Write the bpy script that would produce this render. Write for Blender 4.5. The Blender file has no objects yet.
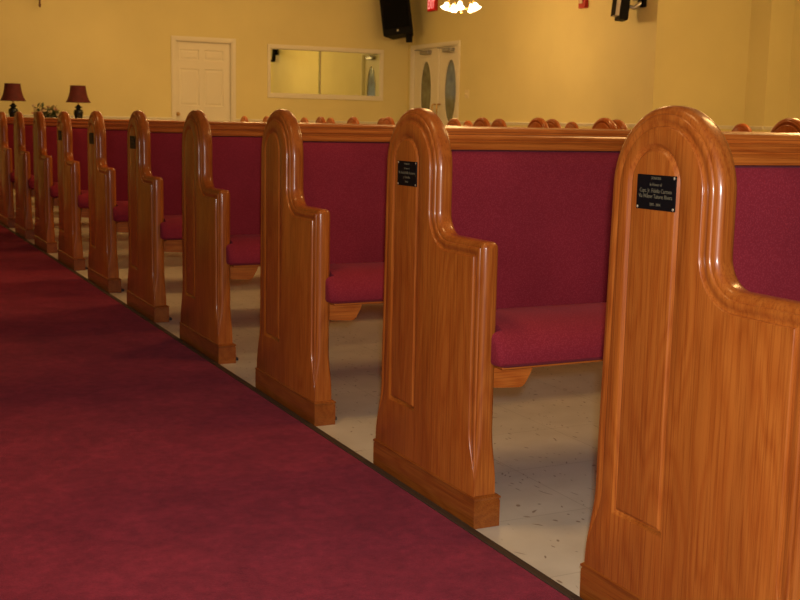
import bpy, bmesh, math, random
from mathutils import Vector, Matrix

random.seed(7)
PI = math.pi
scene = bpy.context.scene
COL = scene.collection

# ------------------------------------------------------------------ materials
def new_mat(name):
    m = bpy.data.materials.new(name)
    m.use_nodes = True
    nt = m.node_tree
    b = nt.nodes['Principled BSDF']
    return m, nt, b

def plain(name, col, rough=.5, metal=0., emit=None, strength=0., spec=.5):
    m, nt, b = new_mat(name)
    b.inputs['Base Color'].default_value = (*col, 1)
    b.inputs['Roughness'].default_value = rough
    b.inputs['Metallic'].default_value = metal
    b.inputs['Specular IOR Level'].default_value = spec
    if emit:
        b.inputs['Emission Color'].default_value = (*emit, 1)
        b.inputs['Emission Strength'].default_value = strength
    return m

def N(nt, kind, **kw):
    n = nt.nodes.new(kind)
    for k, v in kw.items():
        if k in n.inputs.keys():
            n.inputs[k].default_value = v
        else:
            setattr(n, k, v)
    return n

def ramp(nt, stops):
    r = nt.nodes.new('ShaderNodeValToRGB')
    while len(r.color_ramp.elements) < len(stops):
        r.color_ramp.elements.new(.5)
    for e, (p, c) in zip(r.color_ramp.elements, stops):
        e.position = p
        e.color = (*c, 1) if len(c) == 3 else c
    return r

def oak(name, axis, gain=1.):
    """varnished oak with the grain running along the given axis of the part"""
    m, nt, b = new_mat(name)
    L = nt.links.new
    tc = N(nt, 'ShaderNodeTexCoord')
    oi = N(nt, 'ShaderNodeObjectInfo')
    off = N(nt, 'ShaderNodeMath', operation='MULTIPLY')
    off.inputs[1].default_value = 37.0
    L(oi.outputs['Random'], off.inputs[0])
    comb = N(nt, 'ShaderNodeCombineXYZ')
    for i in range(3):
        L(off.outputs[0], comb.inputs[i])
    add = N(nt, 'ShaderNodeVectorMath', operation='ADD')
    L(tc.outputs['Object'], add.inputs[0]); L(comb.outputs[0], add.inputs[1])
    def mapped(along, across):
        s = [across] * 3
        s['XYZ'.index(axis)] = along
        mp = N(nt, 'ShaderNodeMapping')
        mp.inputs['Scale'].default_value = s
        L(add.outputs[0], mp.inputs['Vector'])
        return mp.outputs[0]
    # broad cathedral figure: warped rings
    warp = N(nt, 'ShaderNodeTexNoise', Scale=1.0, Detail=2.0)
    L(mapped(1.5, 8.0), warp.inputs['Vector'])
    wm = N(nt, 'ShaderNodeMath', operation='MULTIPLY'); wm.inputs[1].default_value = 13.0
    L(warp.outputs['Fac'], wm.inputs[0])
    sn = N(nt, 'ShaderNodeMath', operation='PINGPONG'); sn.inputs[1].default_value = .5
    L(wm.outputs[0], sn.inputs[0])
    # fine pores
    pores = N(nt, 'ShaderNodeTexNoise', Scale=1.0, Detail=4.0, Roughness=.65)
    L(mapped(6.0, 330.0), pores.inputs['Vector'])
    broad = N(nt, 'ShaderNodeTexNoise', Scale=1.0, Detail=2.0)
    L(mapped(1.2, 16.0), broad.inputs['Vector'])
    r1 = ramp(nt, [(p, tuple(gain * q for q in c)) for p, c in ((.0, (.395, .097, .0122)), (.35, (.45, .124, .0172)), (1., (.49, .148, .022)))])
    L(sn.outputs[0], r1.inputs[0])
    r1.color_ramp.elements[0].position = .0
    r2 = ramp(nt, [(.36, (.62, .50, .42)), (.54, (1., 1., 1.))])
    L(pores.outputs['Fac'], r2.inputs[0])
    mx = N(nt, 'ShaderNodeMix', data_type='RGBA', blend_type='MULTIPLY')
    mx.inputs[0].default_value = .8
    L(r1.outputs[0], mx.inputs[6]); L(r2.outputs[0], mx.inputs[7])
    r3 = ramp(nt, [(.3, (.87, .83, .80)), (.7, (1.06, 1.06, 1.04))])
    L(broad.outputs['Fac'], r3.inputs[0])
    mx2 = N(nt, 'ShaderNodeMix', data_type='RGBA', blend_type='MULTIPLY')
    mx2.inputs[0].default_value = 1.
    L(mx.outputs[2], mx2.inputs[6]); L(r3.outputs[0], mx2.inputs[7])
    L(mx2.outputs[2], b.inputs['Base Color'])
    b.inputs['Roughness'].default_value = .42
    b.inputs['Specular IOR Level'].default_value = .22
    b.inputs['Coat Weight'].default_value = .65
    b.inputs['Coat Roughness'].default_value = .19
    bp = N(nt, 'ShaderNodeBump', Strength=.06, Distance=.002)
    L(pores.outputs['Fac'], bp.inputs['Height'])
    L(bp.outputs[0], b.inputs['Normal'])
    return m

def fabric(name):
    m, nt, b = new_mat(name)
    L = nt.links.new
    tc = N(nt, 'ShaderNodeTexCoord')
    mp = N(nt, 'ShaderNodeMapping')
    mp.inputs['Scale'].default_value = (300, 300, 300)
    mp.inputs['Rotation'].default_value = (math.radians(35), 0, 0)
    L(tc.outputs['Object'], mp.inputs['Vector'])
    v = N(nt, 'ShaderNodeTexVoronoi', Scale=1.)
    L(mp.outputs[0], v.inputs['Vector'])
    n = N(nt, 'ShaderNodeTexNoise', Scale=5., Detail=3.)
    L(tc.outputs['Object'], n.inputs['Vector'])
    r = ramp(nt, [(.10, (.30, .030, .045)), (.55, (.225, .0160, .0270))])
    L(v.outputs['Distance'], r.inputs[0])
    r2 = ramp(nt, [(.3, (.88, .88, .88)), (.7, (1.08, 1.08, 1.08))])
    L(n.outputs['Fac'], r2.inputs[0])
    mx = N(nt, 'ShaderNodeMix', data_type='RGBA', blend_type='MULTIPLY'); mx.inputs[0].default_value = 1.
    L(r.outputs[0], mx.inputs[6]); L(r2.outputs[0], mx.inputs[7])
    L(mx.outputs[2], b.inputs['Base Color'])
    b.inputs['Roughness'].default_value = .9
    b.inputs['Specular IOR Level'].default_value = .15
    b.inputs['Sheen Weight'].default_value = .07
    b.inputs['Sheen Tint'].default_value = (.9, .35, .45, 1)
    bp = N(nt, 'ShaderNodeBump', Strength=.25, Distance=.001)
    L(v.outputs['Distance'], bp.inputs['Height']); L(bp.outputs[0], b.inputs['Normal'])
    return m

def carpet_mat():
    m, nt, b = new_mat('burgundy carpet pile')
    L = nt.links.new
    tc = N(nt, 'ShaderNodeTexCoord')
    n1 = N(nt, 'ShaderNodeTexNoise', Scale=7., Detail=4., Roughness=.6, Distortion=.6)
    n2 = N(nt, 'ShaderNodeTexNoise', Scale=420., Detail=2.)
    n3 = N(nt, 'ShaderNodeTexNoise', Scale=45., Detail=3.)
    for n in (n1, n2, n3):
        L(tc.outputs['Object'], n.inputs['Vector'])
    r1 = ramp(nt, [(.28, (.150, .0125, .0245)), (.50, (.186, .0163, .0318)), (.72, (.225, .0208, .0400))])
    L(n1.outputs['Fac'], r1.inputs[0])
    r2 = ramp(nt, [(.3, (.70, .70, .70)), (.7, (1.25, 1.25, 1.25))])
    L(n2.outputs['Fac'], r2.inputs[0])
    r3 = ramp(nt, [(.3, (.80, .80, .80)), (.7, (1.16, 1.16, 1.16))])
    L(n3.outputs['Fac'], r3.inputs[0])
    mx = N(nt, 'ShaderNodeMix', data_type='RGBA', blend_type='MULTIPLY'); mx.inputs[0].default_value = 1.
    L(r1.outputs[0], mx.inputs[6]); L(r2.outputs[0], mx.inputs[7])
    mx2 = N(nt, 'ShaderNodeMix', data_type='RGBA', blend_type='MULTIPLY'); mx2.inputs[0].default_value = 1.
    L(mx.outputs[2], mx2.inputs[6]); L(r3.outputs[0], mx2.inputs[7])
    L(mx2.outputs[2], b.inputs['Base Color'])
    b.inputs['Roughness'].default_value = 1.
    b.inputs['Specular IOR Level'].default_value = .05
    b.inputs['Sheen Weight'].default_value = .15
    b.inputs['Sheen Tint'].default_value = (.9, .3, .4, 1)
    bp = N(nt, 'ShaderNodeBump', Strength=.5, Distance=.004)
    L(n2.outputs['Fac'], bp.inputs['Height']); L(bp.outputs[0], b.inputs['Normal'])
    return m

def tile_mat():
    m, nt, b = new_mat('cream vinyl tile with dark flecks')
    L = nt.links.new
    tc = N(nt, 'ShaderNodeTexCoord')
    base = N(nt, 'ShaderNodeTexNoise', Scale=9., Detail=4.)
    L(tc.outputs['Object'], base.inputs['Vector'])
    rb = ramp(nt, [(.3, (.55, .505, .41)), (.7, (.64, .595, .49))])
    L(base.outputs['Fac'], rb.inputs[0])
    # flecks: stretched cells, only some of them dark
    mp = N(nt, 'ShaderNodeMapping'); mp.inputs['Scale'].default_value = (85, 34, 1)
    mp.inputs['Rotation'].default_value = (0, 0, .6)
    nz = N(nt, 'ShaderNodeTexNoise', Scale=3.)
    L(tc.outputs['Object'], nz.inputs['Vector'])
    ad = N(nt, 'ShaderNodeMixRGB', blend_type='ADD'); ad.inputs[0].default_value = .35
    L(tc.outputs['Object'], ad.inputs[1]); L(nz.outputs['Color'], ad.inputs[2])
    L(ad.outputs[0], mp.inputs['Vector'])
    v = N(nt, 'ShaderNodeTexVoronoi', Scale=1.)
    L(mp.outputs[0], v.inputs['Vector'])
    sep = N(nt, 'ShaderNodeSeparateColor'); L(v.outputs['Color'], sep.inputs[0])
    pick = N(nt, 'ShaderNodeMath', operation='GREATER_THAN'); pick.inputs[1].default_value = .70
    L(sep.outputs[0], pick.inputs[0])
    near = ramp(nt, [(.17, (1, 1, 1)), (.25, (0, 0, 0))])
    L(v.outputs['Distance'], near.inputs[0])
    mul = N(nt, 'ShaderNodeMath', operation='MULTIPLY'); L(pick.outputs[0], mul.inputs[0]); L(near.outputs[0], mul.inputs[1])
    fl = N(nt, 'ShaderNodeMix', data_type='RGBA'); L(mul.outputs[0], fl.inputs[0])
    fl.inputs[7].default_value = (.26, .20, .14, 1)
    L(rb.outputs[0], fl.inputs[6])
    # tile joints
    br = N(nt, 'ShaderNodeTexBrick', offset=0., Scale=1.)
    br.inputs['Brick Width'].default_value = .305; br.inputs['Row Height'].default_value = .305
    br.inputs['Mortar Size'].default_value = .0012
    br.inputs['Color1'].default_value = (1, 1, 1, 1); br.inputs['Color2'].default_value = (.95, .95, .94, 1)
    br.inputs['Mortar'].default_value = (.72, .70, .66, 1)
    L(tc.outputs['Object'], br.inputs['Vector'])
    mx = N(nt, 'ShaderNodeMix', data_type='RGBA', blend_type='MULTIPLY'); mx.inputs[0].default_value = 1.
    L(fl.outputs[2], mx.inputs[6]); L(br.outputs['Color'], mx.inputs[7])
    L(mx.outputs[2], b.inputs['Base Color'])
    b.inputs['Roughness'].default_value = .32
    b.inputs['Specular IOR Level'].default_value = .4
    return m

def painted(name, col, var=.04):
    m, nt, b = new_mat(name)
    L = nt.links.new
    tc = N(nt, 'ShaderNodeTexCoord')
    n = N(nt, 'ShaderNodeTexNoise', Scale=1.3, Detail=3.)
    L(tc.outputs['Object'], n.inputs['Vector'])
    lo = tuple(c * (1 - var) for c in col); hi = tuple(min(1, c * (1 + var)) for c in col)
    r = ramp(nt, [(.3, lo), (.7, hi)])
    L(n.outputs['Fac'], r.inputs[0]); L(r.outputs[0], b.inputs['Base Color'])
    b.inputs['Roughness'].default_value = .62
    b.inputs['Specular IOR Level'].default_value = .3
    n2 = N(nt, 'ShaderNodeTexNoise', Scale=180., Detail=2.)
    L(tc.outputs['Object'], n2.inputs['Vector'])
    bp = N(nt, 'ShaderNodeBump', Strength=.06, Distance=.002)
    L(n2.outputs['Fac'], bp.inputs['Height']); L(bp.outputs[0], b.inputs['Normal'])
    return m

def leaded_glass():
    m, nt, b = new_mat('textured dark green door glass')
    L = nt.links.new
    tc = N(nt, 'ShaderNodeTexCoord')
    n = N(nt, 'ShaderNodeTexNoise', Scale=7., Detail=3.)
    v = N(nt, 'ShaderNodeTexVoronoi', Scale=30.)
    L(tc.outputs['Object'], n.inputs['Vector']); L(tc.outputs['Object'], v.inputs['Vector'])
    r = ramp(nt, [(.3, (.13, .13, .085)), (.6, (.20, .215, .15)), (.8, (.28, .34, .26))])
    L(n.outputs['Fac'], r.inputs[0]); L(r.outputs[0], b.inputs['Base Color'])
    b.inputs['Roughness'].default_value = .22
    bp = N(nt, 'ShaderNodeBump', Strength=.3, Distance=.004)
    L(v.outputs['Distance'], bp.inputs['Height']); L(bp.outputs[0], b.inputs['Normal'])
    return m

M = dict(
    oak_z=oak('honey oak, upright grain', 'Z'),
    oak_x=oak('honey oak, grain along the bench', 'X', 1.2),
    oak_y=oak('honey oak, grain along the plinth', 'Y', .68),
    fabric=fabric('burgundy woven upholstery'),
    carpet=carpet_mat(),
    tile=tile_mat(),
    wall=painted('warm yellow wall paint', (.74, .66, .325)),
    ceil=painted('off white ceiling paint', (.78, .72, .58)),
    white=painted('cream white trim paint', (.80, .76, .62), .02),
    strip=plain('dark brown carpet edging', (.045, .026, .016), .6),
    black=plain('black engraved plate', (.006, .005, .006), .45, spec=.12),
    gold=plain('engraved gilt lettering', (.15, .125, .075), .6, spec=.1),
    brass=plain('brass', (.52, .34, .13), .35, 1.),
    screw=plain('bright brass screw head', (.90, .80, .55), .3, .7),
    iron=plain('dark steel', (.035, .035, .045), .45, .6),
    grey=plain('grey metal', (.34, .33, .31), .4, .5),
    silver=plain('silvery metal', (.55, .54, .50), .3, .9),
    spk=plain('black loudspeaker casing', (.004, .004, .0045), .6, spec=.12),
    grille=plain('black loudspeaker grille', (.003, .003, .003), .8, spec=.1),
    pale=plain('pale grey plastic', (.62, .58, .50), .5),
    urn=plain('black glazed ceramic', (.012, .014, .014), .22),
    glass=leaded_glass(),
    leaf=plain('dark green leaves', (.045, .075, .03), .6),
    leaf2=plain('olive leaves', (.16, .14, .045), .6),
    petal=plain('dusty pink petals', (.55, .33, .22), .7),
    petal2=plain('cream petals', (.70, .58, .38), .7),
    bowl=plain('dark blue grey bowl', (.02, .028, .034), .35),
    red=plain('fire red plastic', (.45, .015, .012), .4),
    lens=plain('strobe lens', (.75, .60, .45), .2),
    ivory=plain('ivory plastic', (.76, .66, .42), .4),
    table=plain('dark mahogany', (.07, .025, .014), .35),
    rod=plain('brown metal rod', (.16, .09, .05), .4, .4),
    signred=plain('lit red sign face', (.5, .01, .01), .4, emit=(1., .015, .01), strength=.28),
    signlet=plain('lit sign lettering', (.9, .5, .4), .4, emit=(1., .30, .27), strength=1.1),
    bulb=plain('glowing lamp bulb', (1, .9, .7), .4, emit=(1., .78, .45), strength=12.),
    shadeglass=plain('lit frosted glass shade', (.95, .9, .8), .4, emit=(1., .80, .48), strength=7.),
    daylight=plain('bright window pane', (.6, .7, .8), .3, emit=(.72, .86, 1.), strength=.6),
)

def shade_mat():
    m, nt, b = new_mat('deep red lamp shade cloth')
    tc = N(nt, 'ShaderNodeTexCoord')
    n = N(nt, 'ShaderNodeTexNoise', Scale=14., Detail=3.)
    nt.links.new(tc.outputs['Object'], n.inputs['Vector'])
    r = ramp(nt, [(.3, (.065, .0045, .007)), (.7, (.115, .010, .012))])
    nt.links.new(n.outputs['Fac'], r.inputs[0]); nt.links.new(r.outputs[0], b.inputs['Base Color'])
    b.inputs['Roughness'].default_value = .8
    return m
M['shade'] = shade_mat()

def mirror_mat():
    m, nt, b = new_mat('green tinted reflective glass')
    b.inputs['Base Color'].default_value = (.88, .98, .74, 1)
    b.inputs['Metallic'].default_value = 1.
    b.inputs['Roughness'].default_value = .015
    return m
M['mirror'] = mirror_mat()

# ------------------------------------------------------------------ mesh helpers
def obj(name, bm, mat, parent=None, smooth=None, loc=None):
    bmesh.ops.remove_doubles(bm, verts=bm.verts, dist=1e-6)
    bmesh.ops.recalc_face_normals(bm, faces=bm.faces)
    me = bpy.data.meshes.new(name)
    bm.to_mesh(me); bm.free()
    me.materials.append(M[mat] if isinstance(mat, str) else mat)
    if smooth is not None:
        me.shade_smooth()
        me.set_sharp_from_angle(angle=math.radians(smooth))
    o = bpy.data.objects.new(name, me)
    COL.objects.link(o)
    if parent: o.parent = parent
    if loc: o.location = loc
    return o

def box(bm, x0, x1, y0, y1, z0, z1, bev=0., mtx=None):
    r = bmesh.ops.create_cube(bm, size=1.)
    vs = r['verts']
    for v in vs:
        v.co = Vector((x0 + (v.co.x + .5) * (x1 - x0), y0 + (v.co.y + .5) * (y1 - y0), z0 + (v.co.z + .5) * (z1 - z0)))
    if bev:
        es = list({e for v in vs for e in v.link_edges})
        rb = bmesh.ops.bevel(bm, geom=es, offset=bev, segments=2, affect='EDGES', profile=.5)
        vs = rb['verts']
    if mtx:
        for v in {v for v in vs if v.is_valid}: v.co = mtx @ v.co
    return bm

def bx(*a, **k):
    return box(bmesh.new(), *a, **k)

def cyl(bm, p0, p1, r0, r1=None, seg=16):
    p0, p1 = Vector(p0), Vector(p1)
    d = p1 - p0
    r1 = r0 if r1 is None else r1
    q = Vector((0, 0, 1)).rotation_difference(d.normalized()).to_matrix().to_4x4()
    mtx = Matrix.Translation((p0 + p1) / 2) @ q
    bmesh.ops.create_cone(bm, cap_ends=True, segments=seg, radius1=r0, radius2=r1, depth=d.length, matrix=mtx)
    return bm

def lathe(bm, prof, seg=28, c=(0, 0, 0), squash=None):
    rings = []
    for r, z in prof:
        rings.append([bm.verts.new((c[0] + r * math.cos(2 * PI * i / seg), c[1] + r * math.sin(2 * PI * i / seg), c[2] + z)) for i in range(seg)])
    for a, b in zip(rings, rings[1:]):
        for i in range(seg):
            bm.faces.new((a[i], a[(i + 1) % seg], b[(i + 1) % seg], b[i]))
    for ring in (rings[0], rings[-1]):
        bm.faces.new(ring)
    return bm

def tube(bm, pts, r, seg=10):
    pts = [Vector(p) for p in pts]
    rings = []
    for i, p in enumerate(pts):
        t = (pts[min(i + 1, len(pts) - 1)] - pts[max(i - 1, 0)]).normalized()
        u = t.orthogonal().normalized() if i == 0 else (u - t * u.dot(t)).normalized()
        w = t.cross(u)
        rr = r[i] if isinstance(r, (list, tuple)) else r
        rings.append([bm.verts.new(p + u * rr * math.cos(2 * PI * k / seg) + w * rr * math.sin(2 * PI * k / seg)) for k in range(seg)])
    for a, b in zip(rings, rings[1:]):
        for k in range(seg):
            bm.faces.new((a[k], a[(k + 1) % seg], b[(k + 1) % seg], b[k]))
    bm.faces.new(rings[0]); bm.faces.new(rings[-1])
    return bm

def prism_yz(bm, prof, x0, x1):
    """extrude a closed (y,z) profile along x"""
    a = [bm.verts.new((x0, y, z)) for y, z in prof]
    b = [bm.verts.new((x1, y, z)) for y, z in prof]
    n = len(prof)
    for i in range(n):
        bm.faces.new((a[i], a[(i + 1) % n], b[(i + 1) % n], b[i]))
    bm.faces.new(a); bm.faces.new(b)
    return bm

def empty(name, loc, label=None, cat=None, group=None, rotz=0., kind=None):
    o = bpy.data.objects.new(name, None)
    o.empty_display_size = .1
    COL.objects.link(o)
    o.location = loc; o.rotation_euler = (0, 0, rotz)
    if label: tag(o, label, cat, group)
    if kind: o['kind'] = kind
    return o

def tag(o, label, cat, group=None):
    o['label'] = label; o['category'] = cat
    if group: o['group'] = group
    return o

def struct(o):
    o['kind'] = 'structure'
    return o

def arc(cx, cy, r, a0, a1, n):
    return [(cx + r * math.cos(math.radians(a0 + (a1 - a0) * i / n)), cy + r * math.sin(math.radians(a0 + (a1 - a0) * i / n))) for i in range(n + 1)]

def text_mesh(lines, width, to_world, bold=0.):
    """lines = (string, centre right, centre up, size, squeeze) -> one bmesh in the plane given by to_world(right, up, out)"""
    bm = bmesh.new()
    for s, r0, u0, size, maxw in lines:
        cu = bpy.data.curves.new('t', 'FONT')
        cu.body = s; cu.size = size; cu.align_x = 'CENTER'; cu.align_y = 'CENTER'
        cu.extrude = .0002; cu.offset = bold; cu.resolution_u = 2
        o = bpy.data.objects.new('t', cu)
        COL.objects.link(o)
        bpy.context.view_layer.update()
        me = bpy.data.meshes.new_from_object(o.evaluated_get(bpy.context.evaluated_depsgraph_get()))
        xs = [v.co.x for v in me.vertices]
        k = 1.
        if maxw: k = maxw / (max(xs) - min(xs))
        tmp = bmesh.new(); tmp.from_mesh(me)
        m = {}
        for v in tmp.verts:
            m[v.index] = bm.verts.new(to_world(r0 + v.co.x * k, u0 + v.co.y, v.co.z))
        tmp.faces.ensure_lookup_table()
        for f in tmp.faces:
            try: bm.faces.new([m[v.index] for v in f.verts])
            except ValueError: pass
        tmp.free()
        bpy.data.objects.remove(o); bpy.data.meshes.remove(me); bpy.data.curves.remove(cu)
    return bm

# ------------------------------------------------------------------ the pews
T0, T1 = .000, .051          # thickness of an end panel, aisle face to bench face

def contour(d):
    """outline of an end panel, moved inward by d (less towards the plinth); list of (y, z)"""
    P = []
    zs = [.068, .085, .10, .115, .13, .145, .16, .175, .19, .21, .30, .42, .53]
    for z in zs: P.append((d * wz(z), z))
    rc = max(.014 - d, .0004)
    c = max(.014, d + rc)
    P += arc(c, .608 - c, rc, 180, 90, 5)
    P.append((.09, .608 - d))
    P += arc(.155, .657, .049 + d, -90, 0, 10)
    P.append((.204 + d, .71))
    P += arc(.3400, .7450, .1360 - d, 180, 0, 30)
    for z in (.65, .55, .42, .30): P.append((.476 - d + .010 * min(1, (.745 - z) / .45), z))
    for z in reversed(zs[:10]):
        P.append((.4935 - .0075 * min(1, (z - .068) / .15) - d * wz(z), z))
    return P

def wz(z):
    t = min(1, max(0, (z - .088) / .125)); return .02 + .98 * t * t * (3 - 2 * t)

def niche(d):
    """outline of the narrow sunk panel, moved inward by d"""
    return arc(.3555, .7540, .0665 - d, 180, 0, 26) + [(.422 - d, .187 + d), (.289 + d, .187 + d)]

def end_panel_bm(mirror=False, detail=True):
    bm = bmesh.new()
    TH = T1 - T0
    half = [(.0352, 0.), (.0340, .0005), (.0330, .0017), (.0325, .0044), (.0300, .0054), (.0268, .0050), (.0235, .0034), (.0190, .0026), (.0152, .0032), (.0134, .0048), (.0128, .0062),
            (.0112, .0060), (.0082, .0066), (.0054, .0082), (.0032, .0104), (.0014, .0132), (.0004, .0162), (0., .0195)]
    rings = half + [(d, TH - x) for d, x in reversed(half)]
    vr = []
    for d, x in rings:
        P = contour(d)
        far = x > TH / 2
        vr.append([bm.verts.new((T0 + (TH - (TH - x) * wz(z) if far else x * wz(z)), y, z)) for y, z in P])
    n = len(vr[0])
    for a, b in zip(vr, vr[1:]):
        for i in range(n):
            bm.faces.new((a[i], a[(i + 1) % n], b[(i + 1) % n], b[i]))
    bm.faces.new(vr[-1])
    # aisle face with the sunk panel
    outer = vr[0]
    prev = None
    nr = []
    for d, x in [(-.0012, 0.), (.0004, .0009), (.0048, .0060), (.0060, .0066), (.0072, .0060), (.0110, .0014), (.0124, .0004), (.0145, .0001)]:
        nr.append([bm.verts.new((T0 + x, y, z)) for y, z in niche(d)])
    k = len(nr[0])
    for a, b in zip(nr, nr[1:]):
        for i in range(k):
            bm.faces.new((a[i], a[(i + 1) % k], b[(i + 1) % k], b[i]))
    bm.faces.new(nr[-1])
    edges = []
    for loop in (outer, nr[0]):
        for i in range(len(loop)):
            e = bm.edges.get((loop[i], loop[(i + 1) % len(loop)])) or bm.edges.new((loop[i], loop[(i + 1) % len(loop)]))
            edges.append(e)
    bmesh.ops.triangle_fill(bm, use_beauty=True, use_dissolve=False, edges=edges)
    if mirror:
        for v in bm.verts: v.co.x = -v.co.x
    return bm

def plinth_bm(mirror=False):
    bm = bmesh.new()
    s = -1 if mirror else 1
    lv = [(0, 0.), (0, .056), (.0016, .0595), (.0016, .0610), (-.001, .0623), (-.001, .0660), (.0050, .0705)]
    rings = []
    for i, z in lv:
        rings.append([bm.verts.new((s * x, y, z)) for x, y in ((i - .002, -.006 + i), (.061 - i, -.006 + i), (.061 - i, .5005 - i), (i - .002, .5005 - i))])
    for a, b in zip(rings, rings[1:]):
        for q in range(4):
            bm.faces.new((a[q], a[(q + 1) % 4], b[(q + 1) % 4], b[q]))
    bm.faces.new(rings[0]); bm.faces.new(rings[-1])
    return bm

def bracket_bm(mirror=False):
    s = -1 if mirror else 1
    bm = bmesh.new()
    x = sorted((s * .059, s * .084))
    box(bm, x[0], x[1], .035, .070, 0., .010, .002)
    x = sorted((s * .0615, s * .066))
    box(bm, x[0], x[1], .035, .070, 0., .026, .001)
    return bm

panel_me = {}
def shared(key, make, mat, smooth):
    """one mesh per kind, shared by every copy"""
    if key not in panel_me:
        o = obj(key[0], make(), mat, None, smooth)
        panel_me[key] = o.data
        bpy.data.objects.remove(o)
    return panel_me[key]

def part(name, me, parent, loc=(0, 0, 0)):
    o = bpy.data.objects.new(name, me); COL.objects.link(o); o.parent = parent; o.location = loc
    return o

def back_prof(ofs=0.):
    # cushioned back, seen from the front: y, z
    return [(.268, .408), (.264, .430), (.268, .50), (.280, .62), (.298, .750), (.303, .775), (.310, .784), (.326, .787), (.334, .787), (.302, .408)]

def rail_prof():
    P = [(.318, .8735), (.309, .875), (.306, .880), (.306, .888), (.309, .8925), (.312, .894), (.312, .897), (.307, .8985), (.3045, .902), (.3045, .907), (.3075, .9105), (.312, .912),
         (.3125, .9165), (.3085, .918), (.307, .9215), (.309, .9258), (.315, .928), (.345, .9285), (.388, .928), (.395, .925), (.398, .919), (.396, .905), (.388, .890), (.388, .8735)]
    return [(y, .787 + (z - .8735) * .955) for y, z in P]

SZ = -.036
def seat_full():
    return [(y, z + SZ) for y, z in [(.300, .450), (.21, .466), (.13, .476), (.07, .477), (.025, .472), (-.008, .4605), (-.028, .445), (-.040, .427), (-.046, .408), (-.044, .395), (-.034, .3865), (.02, .3835), (.300, .3835)]]
def seat_nose():
    return [(y, z + SZ) for y, z in [(-.008, .4605), (-.028, .445), (-.040, .427), (-.046, .408), (-.044, .395), (-.034, .3865), (-.008, .3850)]]

def seat_bm(W):
    bm = prism_yz(bmesh.new(), seat_full(), .0515, W - .0515)
    cz = .392
    for s in (0, 1):
        pr = []
        for x, k in ((.0535, 1.), (.046, .985), (.038, .94), (.032, .86), (.028, .74), (.026, .55)):
            X = x if s == 0 else W - x
            pr.append([bm.verts.new((X, -.008 + (y + .008) * k, cz + (z - cz) * (k if z > cz else .4 + .6 * k))) for y, z in seat_nose()])
        n = len(pr[0])
        for a, b in zip(pr, pr[1:]):
            for i in range(n):
                bm.faces.new((a[i], a[(i + 1) % n], b[(i + 1) % n], b[i]))
        bm.faces.new(pr[0]); bm.faces.new(pr[-1])
    return bm

def cleat_bm(W, side):
    pr = [(.0515, .341), (.0515, .294), (.124, .289), (.135, .293), (.152, .322), (.158, .341)]
    bm = bmesh.new()
    a = [bm.verts.new((x if side == 0 else W - x, .028, z)) for x, z in pr]
    b = [bm.verts.new((x if side == 0 else W - x, .290, z)) for x, z in pr]
    n = len(pr)
    for i in range(n): bm.faces.new((a[i], a[(i + 1) % n], b[(i + 1) % n], b[i]))
    bm.faces.new(a); bm.faces.new(b)
    bmesh.ops.bevel(bm, geom=[e for e in bm.edges], offset=.003, segments=2, affect='EDGES')
    return bm

PLATE = dict(y0=.299, y1=.395, z0=.715, z1=.771)
def nameplate(parent, lines, screws, dz=0.):
    cy, cz = (PLATE['y0'] + PLATE['y1']) / 2, (PLATE['z0'] + PLATE['z1']) / 2 + dz
    x = T0 + .0006
    p = obj('nameplate', bx(-.0016, .0012, -.048, .048, -.028, .028, .0005), 'black', parent, loc=(x, cy, cz))
    p['label'] = 'black engraved donor plate'
    if lines:
        bm = text_mesh(lines, .09, lambda r, u, o: (-.00165 - o, -r, u))
        obj('lettering', bm, 'gold', p)
    for sy, sz in screws:
        bm = bmesh.new()
        lathe(bm, [(.0001, .0008), (.0016, .0007), (.0024, 0.), (.0024, -.001)], 14)
        for v in bm.verts: v.co = Vector((-v.co.z - .0016, v.co.x + sy * .0445, v.co.y + sz * .0245))
        obj('screw', bm, 'screw', p, 40)
    return p

TEXT_A = [('DONATED', 0, .0225, .0062, .024), ('In Honor of', 0, .0125, .0072, .030), ('Capt. Jr. Fidelia Carmen', 0, .0025, .0095, .080),
          ('Via Wilmer Tabares Rivera', 0, -.0065, .0095, .084), ('2003 - 2004', 0, -.0195, .0065, .027)]
TEXT_B = [('DONATED', 0, .0215, .006, .026), ('In Honor of', 0, .0115, .006, .026), ('Ma. Gloria Padilla Hernandez', 0, .0015, .0085, .084), ('y Familia', 0, -.0085, .0085, .034), ('2003', 0, -.019, .006, .016)]
TEXT_C = [('In Honor of', 0, .015, .007, .034), ('Familia', 0, .001, .010, .05), ('2003', 0, -.015, .006, .018)]

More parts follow.
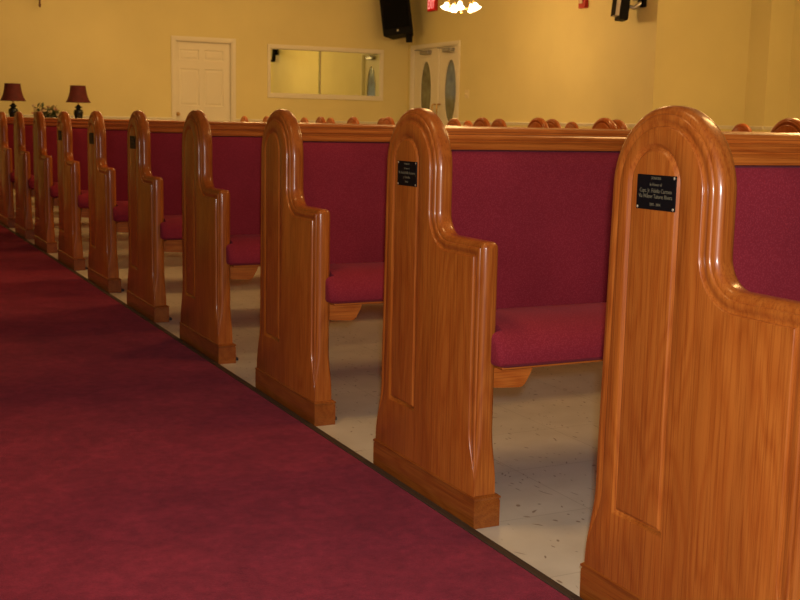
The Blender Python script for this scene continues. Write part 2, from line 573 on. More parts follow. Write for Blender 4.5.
def make_pew(k, x0, W, label, group, plate=None, own_ends=True):
    root = empty('church_pew', (x0, (k - 1) * .9 + (.006 if (k == 1 and x0 == 0) else 0), 0), label, 'pew', group)
    for s in (0, 1):
        e = part('end_panel', shared(('end_panel', s), lambda: end_panel_bm(bool(s)), 'oak_z', 48), root, (0 if s == 0 else W, 0, 0))
        if s == 1 or x0 > 0: e.scale = (1, 1, 1.032)
        part('plinth', shared(('plinth', s), lambda: plinth_bm(bool(s)), 'oak_y', 30), e)
        part('floor_bracket', shared(('floor_bracket', s), lambda: bracket_bm(bool(s)), 'iron', None), e)
    obj('back_cushion', prism_yz(bmesh.new(), back_prof(), .0515, W - .0515), 'fabric', root, 40)
    bb = obj('back_board', prism_yz(bmesh.new(), [(.303, .341), (.335, .787), (.386, .787), (.352, .341)], .0515, W - .0515), 'oak_x', root)
    obj('top_rail', prism_yz(bmesh.new(), rail_prof(), .0515, W - .0515), 'oak_x', root, 30)
    obj('seat_cushion', seat_bm(W), 'fabric', root, 38)
    obj('seat_board', bx(.0515, W - .0515, -.014, .300, .341, .3478, .002), 'oak_x', root)
    for s in (0, 1):
        obj('seat_bracket', cleat_bm(W, s), 'oak_x', root)
    if plate:
        nameplate(root, *plate)
    return root

ALL4 = [(1, 1), (-1, 1), (1, -1), (-1, -1)]
plates = {1: (TEXT_A, [(-1, 1), (1, -1), (-1, -1)]), 2: (TEXT_B, ALL4, -.011), 5: (TEXT_C, []), 6: (TEXT_C, []), 7: (TEXT_C, [])}
WA = [2.87, 2.88, 2.91, 2.95, 3.08, 3.18, 3.27, 3.34, 3.37, 3.40, 3.45, 3.47, 3.49, 3.51, 3.53]
LA = ['nearest oak pew, at the right edge, its end panel carrying a black five-line donor plate',
      'second oak pew from the camera, black plate on its end, burgundy seat in view',
      'third oak pew from the camera, its aisle end plain without a plate',
      'fourth oak pew from the camera, plain aisle end, in front of the white six-panel door',
      'fifth oak pew from the camera, small dark plate on its rounded aisle end',
      'sixth oak pew from the camera, dark plate on its end, right of a table lamp',
      'seventh oak pew from the camera, thin sliver of a dark plate on its aisle end',
      'eighth oak pew from the camera, its rounded end standing before the flowers',
      'ninth oak pew from the camera, its end just right of the left lamp base',
      'tenth oak pew from the camera, its end cut by the left edge of the picture',
      'eleventh oak pew of the aisle block, its far arched end showing above nearer rails',
      'twelfth oak pew of the aisle block, small far end above rails under the window',
      'thirteenth oak pew of the aisle block, mostly hidden behind nearer rails',
      'fourteenth oak pew of the aisle block, far end peeking left of the third pew end',
      'rearmost oak pew of the aisle block, its tiny far end right of the six-panel door']
for i in range(15):
    make_pew(i + 1, 0., WA[i], LA[i], 'burgundy cushioned oak pews along the aisle carpet', plates.get(i + 1))

XB = {5: 3.77, 6: 3.84, 7: 3.90, 8: 3.94, 9: 3.99, 10: 4.04, 11: 4.10, 12: 4.15, 13: 4.18, 14: 4.29, 15: 4.30}
XC = {5: 5.75, 6: 5.80, 7: 5.85, 8: 5.90, 9: 5.90, 10: 5.90, 11: 5.98, 12: 6.10, 13: 6.14, 14: 6.22, 15: 6.25}
ORD = dict(zip(range(5, 16), 'fifth sixth seventh eighth ninth tenth eleventh twelfth thirteenth fourteenth fifteenth'.split()))
for k, x in XB.items():
    make_pew(k, x - .01, XC[k] + .05 - x, 'shorter oak pew by the right wall, in line with the %s aisle pew' % ORD[k],
             'shorter oak pews by the right wall')

# ------------------------------------------------------------------ the room
YW, XW, CH = 15.842, 7.232, 3.2          # back wall, right wall, ceiling height
YF, XL = -6.0, -5.5
YJ, XJ2, YJ2, XJ3 = 9.549, 8.601, 9.220, 8.954

struct(obj('floor', bx(XL - .2, XJ3 + .2, YF - .2, YW + .2, -.12, 0.), 'tile'))
struct(obj('ceiling', bx(XL - .2, XJ3 + .2, YF - .2, YW + .2, CH, CH + .12), 'ceil'))
carp = obj('carpet_runner', bx(-2.7, -.030, YF + .5, 14.6, .0005, .009, .003), 'carpet')
tag(carp, 'wide burgundy aisle carpet with a mottled brushed pile on the cream floor', 'carpet')
ed = obj('trim_1', prism_yz(bmesh.new(), [(0, 0), (.001, .004), (.008, .0095), (.024, .0105), (.027, .009), (.027, 0)], 0, 1), 'strip')
for v in ed.data.vertices:
    x, y, z = v.co
    v.co = (-.0035 - y, YF + .5 + x * (14.6 - YF - .5), z + .0003)
struct(ed)

def wall_grid(fn, a0, a1, holes, zt=CH):
    """wall slab spanning a0..a1 and 0..zt with rectangular holes (a0,a1,z0,z1); fn(a0,a1,z0,z1) adds a box"""
    A = sorted({a0, a1, *[h[0] for h in holes], *[h[1] for h in holes]})
    Z = sorted({0., zt, *[h[2] for h in holes], *[h[3] for h in holes]})
    for p, q in zip(A, A[1:]):
        run = None
        for r, s in zip(Z, Z[1:]):
            inside = any(h[0] <= p + 1e-6 and q <= h[1] + 1e-6 and h[2] <= r + 1e-6 and s <= h[3] + 1e-6 for h in holes)
            if inside:
                if run: fn(p, q, *run); run = None
            else:
                run = (run[0], s) if run else (r, s)
        if run: fn(p, q, *run)

D1 = (3.413, 4.268, 0., 2.000)        # single door opening
W1 = (4.885, 6.745, 1.276, 1.954)     # window opening
D2 = (14.165, 15.670, 0., 2.030)      # double door opening
bm = bmesh.new()
wall_grid(lambda a, b, c, d: box(bm, a, b, YW, YW + .16, c, d), XL - .2, XW + .16, [D1, W1])
struct(obj('wall_back', bm, 'wall'))
bm = bmesh.new()
wall_grid(lambda a, b, c, d: box(bm, XW, XW + .16, a, b, c, d), YJ, YW, [D2])
box(bm, XW + .16, XJ2 + .16, YJ, YJ + .16, 0, CH)
box(bm, XJ2, XJ2 + .16, YJ2, YJ, 0, CH)
box(bm, XJ2 + .16, XJ3 + .16, YJ2, YJ2 + .16, 0, CH)
box(bm, XJ3, XJ3 + .16, YF - .2, YJ2, 0, CH)
struct(obj('wall_right', bm, 'wall'))
LW = [(-4.6, -3.5, .75, 2.55), (-2.6, -1.5, .75, 2.55)]
bm = bmesh.new()
wall_grid(lambda a, b, c, d: box(bm, XL - .16, XL, a, b, c, d), YF - .2, YW, LW)
struct(obj('wall_left', bm, 'wall'))
struct(obj('wall_front', bx(XL, XJ3, YF - .16, YF, 0, CH), 'wall'))

# chair rail and baseboards
def rail_mould(bm, p, q, nx, ny, z0=.838, z1=.880, dep=.020):
    """moulding along p->q (xy), standing out by (nx, ny)"""
    prof = [(0, z0), (dep * .45, z0 + .004), (dep * .6, z0 + .018), (dep, z1 - .014), (dep, z1 - .004), (dep * .8, z1), (0, z1)]
    a = [bm.verts.new((p[0] + nx * d, p[1] + ny * d, z)) for d, z in prof]
    b = [bm.verts.new((q[0] + nx * d, q[1] + ny * d, z)) for d, z in prof]
    n = len(prof)
    for i in range(n): bm.faces.new((a[i], a[(i + 1) % n], b[(i + 1) % n], b[i]))
    bm.faces.new(a); bm.faces.new(b)

for nm, z0, z1, dep in (('trim', .838, .880, .020), ('baseboard', 0.001, .10, .014)):
    bm = bmesh.new()
    rail_mould(bm, (XL, YW), (3.349, YW), 0, -1, z0, z1, dep); rail_mould(bm, (4.332, YW), (XW, YW), 0, -1, z0, z1, dep)
    struct(obj('trim_2' if nm == 'trim' else 'baseboard_back', bm, 'white'))
    bm = bmesh.new()
    z0, z1 = (z0 + .026, z1 + .026) if nm == 'trim' else (z0, z1)
    rail_mould(bm, (XW, YW), (XW, 15.74), -1, 0, z0, z1, dep)
    rail_mould(bm, (XW, 14.10), (XW, YJ), -1, 0, z0, z1, dep)
    rail_mould(bm, (XW, YJ), (XJ2, YJ), 0, -1, z0, z1, dep)
    rail_mould(bm, (XJ2, YJ), (XJ2, YJ2), -1, 0, z0, z1, dep)
    rail_mould(bm, (XJ2, YJ2), (XJ3, YJ2), 0, -1, z0, z1, dep)
    rail_mould(bm, (XJ3, YJ2), (XJ3, YF), -1, 0, z0, z1, dep)
    struct(obj('trim_3' if nm == 'trim' else 'baseboard_right', bm, 'white'))

# --- single six-panel door on the back wall
def panelled_leaf(bm, x0, x1, z0, z1, yf, th, panels):
    """leaf with its face at y = yf looking to -y; panels = (x0,x1,z0,z1)"""
    X = sorted({x0, x1, *[p[0] for p in panels], *[p[1] for p in panels]})
    Z = sorted({z0, z1, *[p[2] for p in panels], *[p[3] for p in panels]})
    for a, b in zip(X, X[1:]):
        for c, d in zip(Z, Z[1:]):
            hole = any(p[0] <= a + 1e-6 and b <= p[1] + 1e-6 and p[2] <= c + 1e-6 and d <= p[3] + 1e-6 for p in panels)
            if not hole:
                bm.faces.new([bm.verts.new(v) for v in ((a, yf, c), (b, yf, c), (b, yf, d), (a, yf, d))])
    for a, b, c, d in panels:
        rs = []
        for i, y in ((0, 0), (.010, .011), (.022, .011), (.045, .003)):
            rs.append([bm.verts.new(v) for v in ((a + i, yf + y, c + i), (b - i, yf + y, c + i), (b - i, yf + y, d - i), (a + i, yf + y, d - i))])
        for p, q in zip(rs, rs[1:]):
            for i in range(4): bm.faces.new((p[i], p[(i + 1) % 4], q[(i + 1) % 4], q[i]))
        bm.faces.new(rs[-1])
    v = [[bm.verts.new((x, y, z)) for x, z in ((x0, z0), (x1, z0), (x1, z1), (x0, z1))] for y in (yf, yf + th)]
    for i in range(4): bm.faces.new((v[0][i], v[0][(i + 1) % 4], v[1][(i + 1) % 4], v[1][i]))
    bm.faces.new(v[1])

def casing(bm, a0, a1, zt, w, P, proud=.018, jamb=.10):
    """door casing: P(a, out, z) -> point; out > 0 towards the room"""
    def bb(a, b, o0, o1, c, d):
        vs = [bm.verts.new(P(x, o, z)) for x in (a, b) for o in (o0, o1) for z in (c, d)]
        for f in ((0, 1, 3, 2), (4, 5, 7, 6), (0, 1, 5, 4), (2, 3, 7, 6), (0, 2, 6, 4), (1, 3, 7, 5)):
            bm.faces.new([vs[i] for i in f])
    for a, b in ((a0 - w, a0 - .006), (a1 + .006, a1 + w)):
        bb(a, b, 0, proud, 0.001, zt + w)
        bb(a + w * .25, b - w * .25, proud, proud + .006, 0.001, zt + w * .75)
    bb(a0 - .006, a1 + .006, 0, proud, zt + .006, zt + w)
    bb(a0 - w * .4, a1 + w * .4, proud, proud + .006, zt + w * .3, zt + w * .75)
    bb(a0 - .006, a0 + .006, -jamb, .006, 0.001, zt + .006); bb(a1 - .006, a1 + .006, -jamb, .006, 0.001, zt + .006)
    bb(a0 + .006, a1 - .006, -jamb, .006, zt - .006, zt + .006)

d1 = struct(empty('door_1', ((D1[0] + D1[1]) / 2, YW, 0)))
ox = (D1[0] + D1[1]) / 2
bm = bmesh.new()
casing(bm, D1[0] - ox, D1[1] - ox, D1[3], .064, lambda a, o, z: (a, -o, z))
obj('door_casing', bm, 'white', d1)
pan = [(a - ox, b - ox, c, d) for c, d in ((1.725, 1.880), (1.055, 1.600), (.24, .84)) for a, b in ((3.485, 3.785), (3.858, 4.158))]
bm = bmesh.new()
panelled_leaf(bm, D1[0] + .008 - ox, D1[1] - .008 - ox, .008, D1[3] - .009, .045, .04, pan)
obj('door_leaf', bm, 'white', d1)
bm = bmesh.new()
cyl(bm, (3.445 - ox, .045, 0.930), (3.445 - ox, .036, 0.930), .030)
cyl(bm, (3.445 - ox, .036, 0.930), (3.445 - ox, .005, 0.930), .011)
bmesh.ops.create_uvsphere(bm, u_segments=18, v_segments=12, radius=.028, matrix=Matrix.Translation((3.445 - ox, -.010, 0.930)))
obj('door_knob', bm, 'brass', d1, 40)

# --- window with reflecting panes
w1 = struct(empty('window_1', ((W1[0] + W1[1]) / 2, YW, W1[2])))
wx, wzz = (W1[0] + W1[1]) / 2, W1[2]
bm = bmesh.new()
F = .045
for a, b, c, d in ((W1[0] - F, W1[1] + F, W1[2] - F - .02, W1[2]), (W1[0] - F, W1[1] + F, W1[3], W1[3] + F + .015), (W1[0] - F, W1[0], W1[2], W1[3]), (W1[1], W1[1] + F, W1[2], W1[3])):
    box(bm, a - wx, b - wx, -.020, .0, c - wzz, d - wzz, .004)
for a, b, c, d in ((W1[0], W1[1], W1[2], W1[2] + .008), (W1[0], W1[1], W1[3] - .008, W1[3]), (W1[0], W1[0] + .008, W1[2], W1[3]), (W1[1] - .008, W1[1], W1[2], W1[3])):
    box(bm, a - wx, b - wx, -.002, .10, c - wzz, d - wzz)
obj('window_frame', bm, 'white', w1)
mxu = 5.729
obj('glass_pane', bx(W1[0] + .008 - wx, mxu + .02 - wx, .050, .056, .008, W1[3] - W1[2] - .008), 'mirror', w1)
obj('glass_pane', bx(mxu - .02 - wx, W1[1] - .008 - wx, .036, .042, .008, W1[3] - W1[2] - .008), 'mirror', w1)
obj('mullion', bx(mxu - .012 - wx, mxu + .002 - wx, .026, .046, .008, W1[3] - W1[2] - .008, .002), plain('dark bronze strip', (.34, .29, .16), .5, .1), w1)

# --- double door with oval lights on the right wall
d2 = struct(empty('door_2', (XW, (D2[0] + D2[1]) / 2, 0)))
oy = (D2[0] + D2[1]) / 2
bm = bmesh.new()
casing(bm, D2[0] - oy, D2[1] - oy, D2[3], .060, lambda a, o, z: (-o, a, z))
obj('door_casing', bm, 'white', d2)
om = 14.840           # where the two leaves meet
def oval(cy, cz, ry, rz, n=48):
    return [(cy + ry * math.cos(2 * PI * i / n), cz + rz * math.sin(2 * PI * i / n)) for i in range(n)]
for (a, b, oc) in ((D2[0] + .008, om - .002, 14.440), (om + .002, D2[1] - .008, 15.245)):
    bm = bmesh.new()
    xf, xb = .030, .072
    lo = []
    ov = oval(oc - oy, 1.355, .188, .482)
    for x in (xf, xb):
        rect = [bm.verts.new((x, y - oy, z)) for y, z in ((a, .008), (b, .008), (b, D2[3] - .009), (a, D2[3] - .009))]
        ring = [bm.verts.new((x, y, z)) for y, z in ov]
        es = []
        for loop in (rect, ring):
            for i in range(len(loop)): es.append(bm.edges.new((loop[i], loop[(i + 1) % len(loop)])))
        bmesh.ops.triangle_fill(bm, use_beauty=True, edges=es)
        lo.append((rect, ring))
    for j in (0, 1):
        p, q = lo[0][j], lo[1][j]
        for i in range(len(p)): bm.faces.new((p[i], p[(i + 1) % len(p)], q[(i + 1) % len(p)], q[i]))
    leaf = obj('door_leaf', bm, 'white', d2)
    bm = bmesh.new()
    rs = []
    for ry, rz, x in ((.188, .482, .030), (.192, .486, .024), (.187, .481, .020), (.179, .472, .024), (.177, .470, .034), (.188, .482, .034)):
        rs.append([bm.verts.new((x, y, z)) for y, z in oval(oc - oy, 1.355, ry, rz)])
    for p, q in zip(rs, rs[1:] + rs[:1]):
        for i in range(48): bm.faces.new((p[i], p[(i + 1) % 48], q[(i + 1) % 48], q[i]))
    obj('oval_frame', bm, 'white', leaf, 40)
    bm = bmesh.new()
    p = [bm.verts.new((.036, y, z)) for y, z in oval(oc - oy, 1.355, .184, .478)]
    q = [bm.verts.new((.046, y, z)) for y, z in oval(oc - oy, 1.355, .184, .478)]
    for i in range(48): bm.faces.new((p[i], p[(i + 1) % 48], q[(i + 1) % 48], q[i]))
    bm.faces.new(p); bm.faces.new(q)
    obj('oval_glass', bm, 'glass', leaf)
    bm = bmesh.new()
    ym = (a + b) / 2 - oy
    box(bm, -.045, .030, ym - .17, ym + .10, 1.935, 1.990, .008)
    obj('door_closer', bm, 'grey', leaf)
    bm = bmesh.new()
    tube(bm, [(-.02, ym + .02, 1.985), (-.10, ym + .14, 2.00), (-.02, ym + .26, 2.01)], .011)
    obj('closer_arm', bm, 'grey', leaf)
    if a > om - .1:
        obj('astragal', bx(.012, .030, om - .028 - oy, om + .028 - oy, .02, D2[3] - .02, .004), 'white', leaf)
    hy = om + (.07 if a > om - .1 else -.085) - oy
    bm = bmesh.new()
    tube(bm, [(.030, hy, .90), (-.015, hy, .90), (-.030, hy, .92), (-.030, hy, 1.14), (-.015, hy, 1.16), (.030, hy, 1.16)], .013)
    obj('pull_handle', bm, 'brass', leaf, 60)

# --- windows of the left wall (behind the camera)
for i, (a, b, c, d) in enumerate(LW):
    w = struct(empty('window_%d' % (i + 2), (XL, (a + b) / 2, c)))
    cy = (a + b) / 2
    bm = bmesh.new()
    for p, q, r, q2 in ((a - .06, b + .06, c - .06, c), (a - .06, b + .06, d, d + .06), (a - .06, a, c, d), (b, b + .06, c, d), (cy - .015, cy + .015, c, d), (a, b, (c + d) / 2 - .015, (c + d) / 2 + .015)):
        box(bm, 0, .02, p - cy, q - cy, r - c, q2 - c)
    obj('window_frame', bm, 'white', w)
    obj('glass_pane', bx(-.06, -.05, a - cy, b - cy, 0, d - c), 'daylight', w)

# ------------------------------------------------------------------ things on and near the walls
# console table under the lamps (hidden behind the pews)
t = empty('console_table', (1.46, 15.26, 0), 'dark console table behind the rearmost pews carrying the two lamps', 'table')
obj('tabletop', bx(-.95, .95, -.19, .19, .742, .772, .006), 'table', t)
obj('apron', bx(-.86, .86, -.15, .15, .65, .742), 'table', t)
for sx in (-1, 1):
    for sy in (-1, 1):
        bm = bmesh.new()
        cyl(bm, (sx * .84, sy * .13, 0.), (sx * .84, sy * .13, .66), .018, .028)
        obj('leg', bm, 'table', t)

def table_lamp(x, y, z, label):
    r = empty('table_lamp', (x, y, z), label, 'lamp', 'red shaded lamps by the back wall')
    r.scale = (.96, .96, .96)
    bm = bmesh.new()
    lathe(bm, [(.045, 0), (.060, .004), (.060, .018), (.042, .026), (.036, .04), (.050, .07), (.064, .12), (.068, .155), (.060, .185), (.030, .200), (.034, .212), (.052, .222), (.052, .230), (.026, .245), (.020, .262), (.0001, .262)])
    obj('base', bm, 'urn', r, 40)
    bm = bmesh.new()
    cyl(bm, (0, 0, .26), (0, 0, .31), .011); cyl(bm, (0, 0, .30), (0, 0, .36), .017)
    obj('socket', bm, 'brass', r, 40)
    # bell shade, slightly square, open top and bottom
    bm = bmesh.new()
    pr = [(.172, .295), (.170, .300), (.150, .335), (.132, .385), (.118, .445), (.108, .515), (.106, .530)]
    pr2 = [(q - .004, h) for q, h in reversed(pr)]
    seg = 32
    rings = []
    for q, h in pr + pr2:
        rr = []
        for i in range(seg):
            a = 2 * PI * i / seg
            rr.append(bm.verts.new((q * math.cos(a), q * math.sin(a), h)))
        rings.append(rr)
    for a, b in zip(rings, rings[1:] + rings[:1]):
        for i in range(seg): bm.faces.new((a[i], a[(i + 1) % seg], b[(i + 1) % seg], b[i]))
    sh = obj('lamp_shade', bm, 'shade', r, 40)
    bm = bmesh.new()
    for q, h in ((.1725, .297), (.1075, .529)):
        tube(bm, [(q * math.cos(2 * PI * i / 32), q * math.sin(2 * PI * i / 32), h) for i in range(33)], .004, 6)
    obj('shade_trim', bm, plain('dark red braid', (.09, .008, .01), .8), sh, 60)
    bm = bmesh.new()
    for a in (0, PI / 2):
        tube(bm, [(.104 * math.cos(a), .104 * math.sin(a), .52), (-.104 * math.cos(a), -.104 * math.sin(a), .52)], .002, 6)
    tube(bm, [(.05, 0, .36), (.055, 0, .44), (0.0, 0, .52)], .002, 6); tube(bm, [(-.05, 0, .36), (-.055, 0, .44), (0.0, 0, .52)], .002, 6)
    tube(bm, [(-.05, 0, .36), (.05, 0, .36)], .002, 6)
    lathe(bm, [(.0001, .52), (.008, .522), (.010, .53), (.006, .54), (.0001, .546)], 12)
    obj('harp', bm, 'brass', r)
    return r
ZT = .7721
table_lamp(1.026, 15.24, ZT, 'table lamp with red bell shade at the left picture edge, left of the flowers')
table_lamp(1.885, 15.24, ZT, 'table lamp with red bell shade between the flowers and the white door')

# flower arrangement
fa = empty('flower_arrangement', (1.44, 15.20, ZT), 'low arrangement of cream and pink flowers in a dark bowl between the lamps', 'flowers')
bm = bmesh.new()
lathe(bm, [(.05, 0), (.055, .01), (.095, .05), (.105, .085), (.098, .088), (.085, .055), (.03, .02), (.0001, .018)])
obj('bowl', bm, 'bowl', fa, 40, loc=(.05, 0, 0))
rnd = random.Random(3)
def leaf_blade(bm, p, d, ln, wd):
    d = d.normalized(); s = d.orthogonal().normalized()
    s = (Matrix.Rotation(rnd.random() * 6.28, 3, d) @ s); nrm = d.cross(s)
    rows = []
    for t, w in ((0, .12), (.25, .8), (.5, 1.), (.75, .65), (1., .05)):
        c = p + d * ln * t - nrm * ln * .25 * t * t
        rows.append((bm.verts.new(c - s * wd * w), bm.verts.new(c + nrm * wd * .25 * w), bm.verts.new(c + s * wd * w)))
    for a, b in zip(rows, rows[1:]):
        bm.faces.new((a[0], a[1], b[1], b[0])); bm.faces.new((a[1], a[2], b[2], b[1]))
b1, b2, bs = bmesh.new(), bmesh.new(), bmesh.new()
heads = []
for i in range(46):
    a = rnd.random() * 2 * PI; el = rnd.uniform(.1, 1.2)
    d = Vector((math.cos(a) * math.cos(el) * 1.4, math.sin(a) * math.cos(el) * .7, math.sin(el)))
    p0 = Vector((.02, 0, .06))
    ln = rnd.uniform(.10, .21)
    tip = p0 + d * ln
    tube(bs, [p0, p0 + d * ln * .5 + Vector((0, 0, .01)), tip], .0025, 5)
    leaf_blade(b1 if i % 3 else b2, p0 + d * ln * .45, d + Vector((rnd.uniform(-.5, .5), rnd.uniform(-.5, .5), .1)), rnd.uniform(.06, .10), rnd.uniform(.012, .022))
    leaf_blade(b2 if i % 3 else b1, p0 + d * ln * .7, d + Vector((rnd.uniform(-.7, .7), rnd.uniform(-.5, .5), .3)), rnd.uniform(.04, .08), rnd.uniform(.010, .018))
    if i % 3 == 0: heads.append((tip, d))
for q in range(3):      # tall stem with a curled tip
    tube(bs, [(-.06, 0, .06), (-.10 + q * .02, 0, .17), (-.105 + q * .03, 0, .235 - q * .02), (-.085 + q * .03, 0, .262 - q * .02)], .004, 6)
    leaf_blade(b1, Vector((-.103 + q * .03, 0, .20)), Vector((.3, .1, 1)), .08, .016)
obj('stems', bs, 'leaf2', fa); obj('leaves', b1, 'leaf', fa); obj('leaves', b2, 'leaf2', fa)
for i, (p, d) in enumerate(heads):
    bm = bmesh.new()
    for k in range(9):
        a = 2 * PI * k / 9
        v = Vector((math.cos(a), math.sin(a), .35 + .3 * (k % 2)))
        leaf_blade(bm, p, d.normalized() * .6 + v * .8, .038, .014)
    bmesh.ops.create_uvsphere(bm, u_segments=8, v_segments=6, radius=.012, matrix=Matrix.Translation(p + d.normalized() * .008))
    obj('blossom', bm, 'petal' if i % 2 else 'petal2', fa)

# corner loudspeaker
def loudspeaker():
    r = empty('loudspeaker', (6.875, 15.40, 2.205), 'large black loudspeaker hung in the far corner above the window and double door', 'speaker', rotz=math.radians(-38))
    tilt = Matrix.Rotation(math.radians(-9), 4, 'Y') @ Matrix.Rotation(math.radians(-6), 4, 'X')
    bm = bmesh.new()
    pr = [(-.24, -.17), (.24, -.17), (.17, .17), (-.17, .17)]
    lo = [bm.verts.new((x, y, 0)) for x, y in pr]; hi = [bm.verts.new((x, y, .70)) for x, y in pr]
    for i in range(4): bm.faces.new((lo[i], lo[(i + 1) % 4], hi[(i + 1) % 4], hi[i]))
    bm.faces.new(lo); bm.faces.new(hi)
    bmesh.ops.bevel(bm, geom=list(bm.edges), offset=.010, segments=2, affect='EDGES')
    for v in bm.verts: v.co = tilt @ v.co
    obj('cabinet', bm, 'spk', r, 30)
    bm = bx(-.20, .20, -.185, -.1695, .10, .67, .006, mtx=tilt)
    obj('grille', bm, 'grille', r)
    bm = bmesh.new()
    bm = bx(-.012, .012, -.173, -.169, .045, .075, .001, mtx=tilt)
    o = obj('badge', bm, 'grey', r); o['label'] = 'small grey badge'
    bm = bmesh.new()
    box(bm, .08, .17, .02, .10, -.09, .03, .004)
    tube(bm, [(.12, .06, -.055), (.12, .20, -.05), (.10, .26, .06)], .018)
    tube(bm, [(0, .16, .40), (0, .33, .40)], .02)
    obj('mount_bracket', bm, 'spk', r)
    return r
loudspeaker()

# small wall speaker near the corner of the right wall
r = empty('wall_speaker', (XW, 9.90, 2.27), 'small black speaker on a silvery bracket, high on the right wall by the corner', 'speaker')
rot = Matrix.Translation((-.20, .03, 0)) @ Matrix.Rotation(math.radians(-24), 4, 'Z') @ Matrix.Rotation(math.radians(5), 4, 'Y')
obj('cabinet', bx(-.048, .060, -.12, .12, -.20, .26, .012, mtx=rot), 'spk', r)
o = obj('baffle', bx(-.094, -.0475, -.115, .115, -.16, .26, .004, mtx=rot), 'pale', r); o['label'] = 'pale grey front baffle'
obj('grille', bx(-.0985, -.0935, -.112, .112, -.155, .255, .002, mtx=rot), 'grille', r)
bm = bmesh.new()
tube(bm, [(-.15, -.01, .20), (-.13, -.06, .19), (-.09, -.10, .10), (-.02, -.09, .04)], .028)
tube(bm, [(-.15, -.01, -.04), (-.11, -.06, -.06), (-.03, -.09, .00)], .024)
bmesh.ops.create_uvsphere(bm, u_segments=14, v_segments=10, radius=.045, matrix=Matrix.Translation((-.11, -.07, .06)))
obj('bracket', bm, 'silver', r, 50)
obj('wall_plate', bx(-.045, .001, -.15, -.04, -.05, .24, .005), 'spk', r)

# fire alarm strobe
r = empty('fire_alarm', (XW, 10.963, 2.30), 'small red fire alarm strobe high on the right wall', 'alarm')
obj('housing', bx(-.055, .002, -.068, .068, 0, .17, .008), 'red', r)
obj('strobe_lens', bx(-.075, -.0545, -.030, .030, .055, .125, .006), 'lens', r)

# exit sign
r = empty('exit_sign', (XW, 14.985, 2.573), 'lit red exit sign above the double door', 'sign')
obj('housing', bx(-.045, 0, -.135, .135, 0, .195, .006), 'red', r)
obj('sign_face', bx(-.049, -.0445, -.125, .125, .010, .185, .002), 'signred', r)
bm = text_mesh([('EXIT', 0, .097, .19, .215)], .2, lambda rr, u, o: (-.0505 - o, -rr, u), .0015)
obj('lettering', bm, 'signlet', r)

# light switch plate
r = empty('light_switch', (XW, 13.869, 1.303), 'ivory light switch plate on the wall right of the double door', 'switch')
obj('plate', bx(-.008, 0, -.058, .058, -.06, .06, .003), 'ivory', r)
for s in (-1, 1):
    obj('toggle', bx(-.020, -.0075, s * .023 - .005, s * .023 + .005, -.010, .014, .002), 'ivory', r)

# rod hanging from the ceiling at the upper left
r = empty('hanging_rod', (1.465, 15.6, 2.345), 'thin brown pull rod hanging from above at the top edge, upper left', 'rod')
bm = bmesh.new()
cyl(bm, (0, 0, .0), (0, 0, CH - 2.36), .014); lathe(bm, [(.0001, -.012), (.012, -.008), (.018, .006), (.018, .03), (.014, .04)], 14)
obj('rod', bm, 'rod', r, 50)
bm = bmesh.new(); lathe(bm, [(.05, CH - 2.42), (.06, CH - 2.38), (.065, CH - 2.345), (.0001, CH - 2.345)], 20)
obj('ceiling_cup', bm, 'rod', r, 50)

# chandelier
def chandelier(loc):
    sc = .72
    r = empty('chandelier', loc, 'small brass chandelier with glowing glass bell shades at the top edge', 'chandelier')
    r.scale = (sc, sc, sc)
    bm = bmesh.new()
    lathe(bm, [(.0001, 0), (.010, .008), (.018, .025), (.010, .045), (.022, .06), (.040, .085), (.045, .11), (.028, .14), (.018, .17), (.030, .20), (.030, .24), (.014, .27), (.010, .36), (.0001, .36)])
    obj('stem', bm, 'brass', r, 40)
    for k in range(5):
        a = 2 * PI * k / 5 + .35
        c, s = math.cos(a), math.sin(a)
        bm = bmesh.new()
        P = [(.03, .12), (.08, .095), (.14, .10), (.19, .14), (.215, .20), (.215, .225)]
        tube(bm, [(c * q, s * q, h) for q, h in P], .008, 8)
        ar = obj('arm', bm, 'brass', r, 60)
        bm = bmesh.new()
        # frosted bell, mouth turned downwards and outwards
        pr = [(.020, .0), (.030, -.012), (.044, -.05), (.056, -.085), (.078, -.110), (.074, -.111), (.050, -.083), (.038, -.05), (.024, -.014), (.014, -.004)]
        seg = 22
        rings = [[bm.verts.new((q * math.cos(2 * PI * i / seg), q * math.sin(2 * PI * i / seg), h)) for i in range(seg)] for q, h in pr]
        for p, q in zip(rings, rings[1:] + rings[:1]):
            for i in range(seg): bm.faces.new((p[i], p[(i + 1) % seg], q[(i + 1) % seg], q[i]))
        mt = Matrix.Translation((c * .235, s * .235, .185)) @ Matrix.Rotation(a, 4, 'Z') @ Matrix.Rotation(math.radians(-26), 4, 'Y')
        for v in bm.verts: v.co = mt @ v.co
        sh = obj('glass_shade', bm, 'shadeglass', r, 50)
        bm = bmesh.new()
        bmesh.ops.create_uvsphere(bm, u_segments=12, v_segments=8, radius=.022, matrix=mt @ Matrix.Translation((0, 0, -.06)))
        obj('bulb', bm, 'bulb', sh, 60)
    bm = bmesh.new()
    h = (CH - loc[2]) / sc
    for k in range(int((h - .40) / .035)):
        z = .36 + k * .035
        a = 0 if k % 2 else PI / 2
        tube(bm, [(.009 * math.cos(q) * math.cos(a), .009 * math.cos(q) * math.sin(a), z + .02 + .022 * math.sin(q)) for q in [2 * PI * j / 10 for j in range(11)]], .0025, 5)
    obj('chain', bm, 'brass', r)
    bm = bmesh.new(); lathe(bm, [(.0001, h - .06), (.02, h - .055), (.055, h - .015), (.06, h), (.0001, h)], 24)
    obj('ceiling_cup', bm, 'brass', r, 50)
    return r
CHL = (5.678, 11.3, 2.160)
chandelier(CHL)

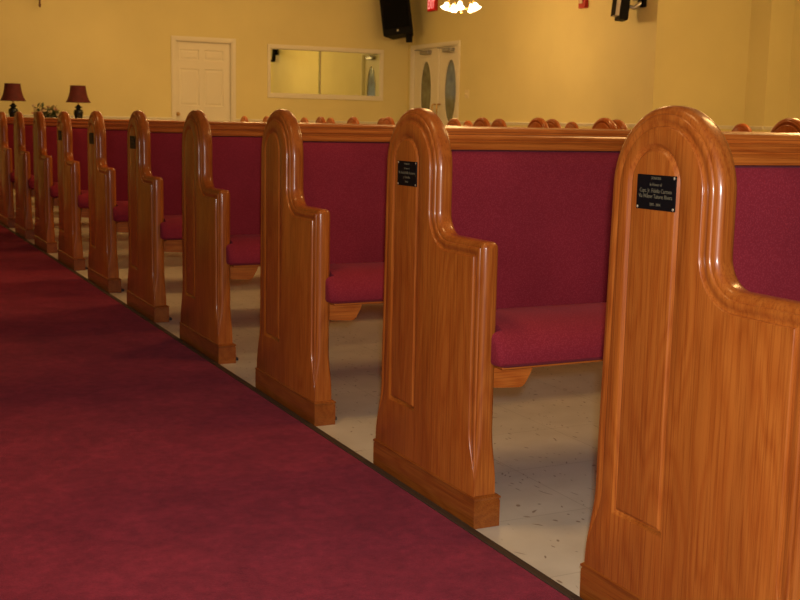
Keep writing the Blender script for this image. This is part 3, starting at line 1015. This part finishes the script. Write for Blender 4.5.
# ------------------------------------------------------------------ light
WARM = (1.0, .585, .205)
def point(name, loc, power, col=WARM, size=.12):
    l = bpy.data.lights.new(name, 'POINT'); l.energy = power; l.color = col; l.shadow_soft_size = size
    o = bpy.data.objects.new(name, l); COL.objects.link(o); o.location = loc
    return o
def area(name, loc, target, sx, sy, power, col):
    l = bpy.data.lights.new(name, 'AREA'); l.shape = 'RECTANGLE'; l.size = sx; l.size_y = sy; l.energy = power; l.color = col
    o = bpy.data.objects.new(name, l); COL.objects.link(o); o.location = loc
    o.rotation_euler = (Vector(target) - Vector(loc)).to_track_quat('-Z', 'Y').to_euler()
    return o

point('chandelier_light', (CHL[0], CHL[1], CHL[2] + .06), 60, size=.16)
point('wall_fill_light', (6.4, 6.0, 2.5), 130, size=.25)  # unseen fill added to brighten the stepped part of the right wall
for y in (12.6, 8.8, 5.0, 1.2):
    area('ceiling_light', (-.95, y, CH - .06), (-.95, y, 0), .6, .6, 5.5, WARM).data.spread = math.radians(75)  # narrow beams added to brighten the aisle carpet, sparing the pew ends
    area('ceiling_light', (2.4, y, CH - .06), (2.4, y, 0), .6, .6, 36, WARM)
point('wall_fill_light', (1.6, 14.0, 2.45), 27, size=.25)  # added fill washing the left part of the back wall, no fixture
point('wall_fill_light', (4.6, 13.6, 2.55), 26, size=.25)  # same added fill for the back wall further right
for a, b, c, d in LW:
    area('window_daylight', (XL + .04, (a + b) / 2, (c + d) / 2), (6, (a + b) / 2 + 1.2, .4), b - a, d - c, 16, (.74, .84, 1.0))
fl = bpy.data.lights.new('camera_flash', 'SPOT')
fl.energy = 150; fl.color = (.98, .95, .93); fl.shadow_soft_size = .025; fl.spot_size = math.radians(82); fl.spot_blend = 1.0
flo = bpy.data.objects.new('camera_flash', fl); COL.objects.link(flo)
flo.location = (-1.16, -1.13, .905)
flo.rotation_euler = Vector((math.sin(.46) * .99, math.cos(.50) * .99, -.20)).to_track_quat('-Z', 'Y').to_euler()

w = bpy.data.worlds.new('World'); scene.world = w
w.use_nodes = True
w.node_tree.nodes['Background'].inputs[0].default_value = (.5, .42, .3, 1)
w.node_tree.nodes['Background'].inputs[1].default_value = .1

# ------------------------------------------------------------------ camera
ya, pi_, ro = .4574, .1515, .0197
f = Vector((math.sin(ya) * math.cos(pi_), math.cos(ya) * math.cos(pi_), -math.sin(pi_)))
rt = Vector((math.cos(ya), -math.sin(ya), 0))
up = rt.cross(f)
r2 = rt * math.cos(ro) + up * math.sin(ro)
u2 = -rt * math.sin(ro) + up * math.cos(ro)
cd = bpy.data.cameras.new('camera')
cd.sensor_width = 36; cd.lens = 51.75; cd.clip_start = .05; cd.clip_end = 100
cam = bpy.data.objects.new('camera', cd); COL.objects.link(cam)
mt = Matrix((r2, u2, -f)).transposed().to_4x4()
mt.translation = (-1.1778, -1.1219, .8428)
cam.matrix_world = mt
cd.dof.use_dof = True
cd.dof.focus_distance = 2.3
cd.dof.aperture_fstop = 17
scene.camera = cam

scene.view_settings.view_transform = 'Standard'
scene.view_settings.look = 'None'
scene.view_settings.gamma = 1
scene.view_settings.use_curve_mapping = False
scene.view_settings.exposure = 0.0
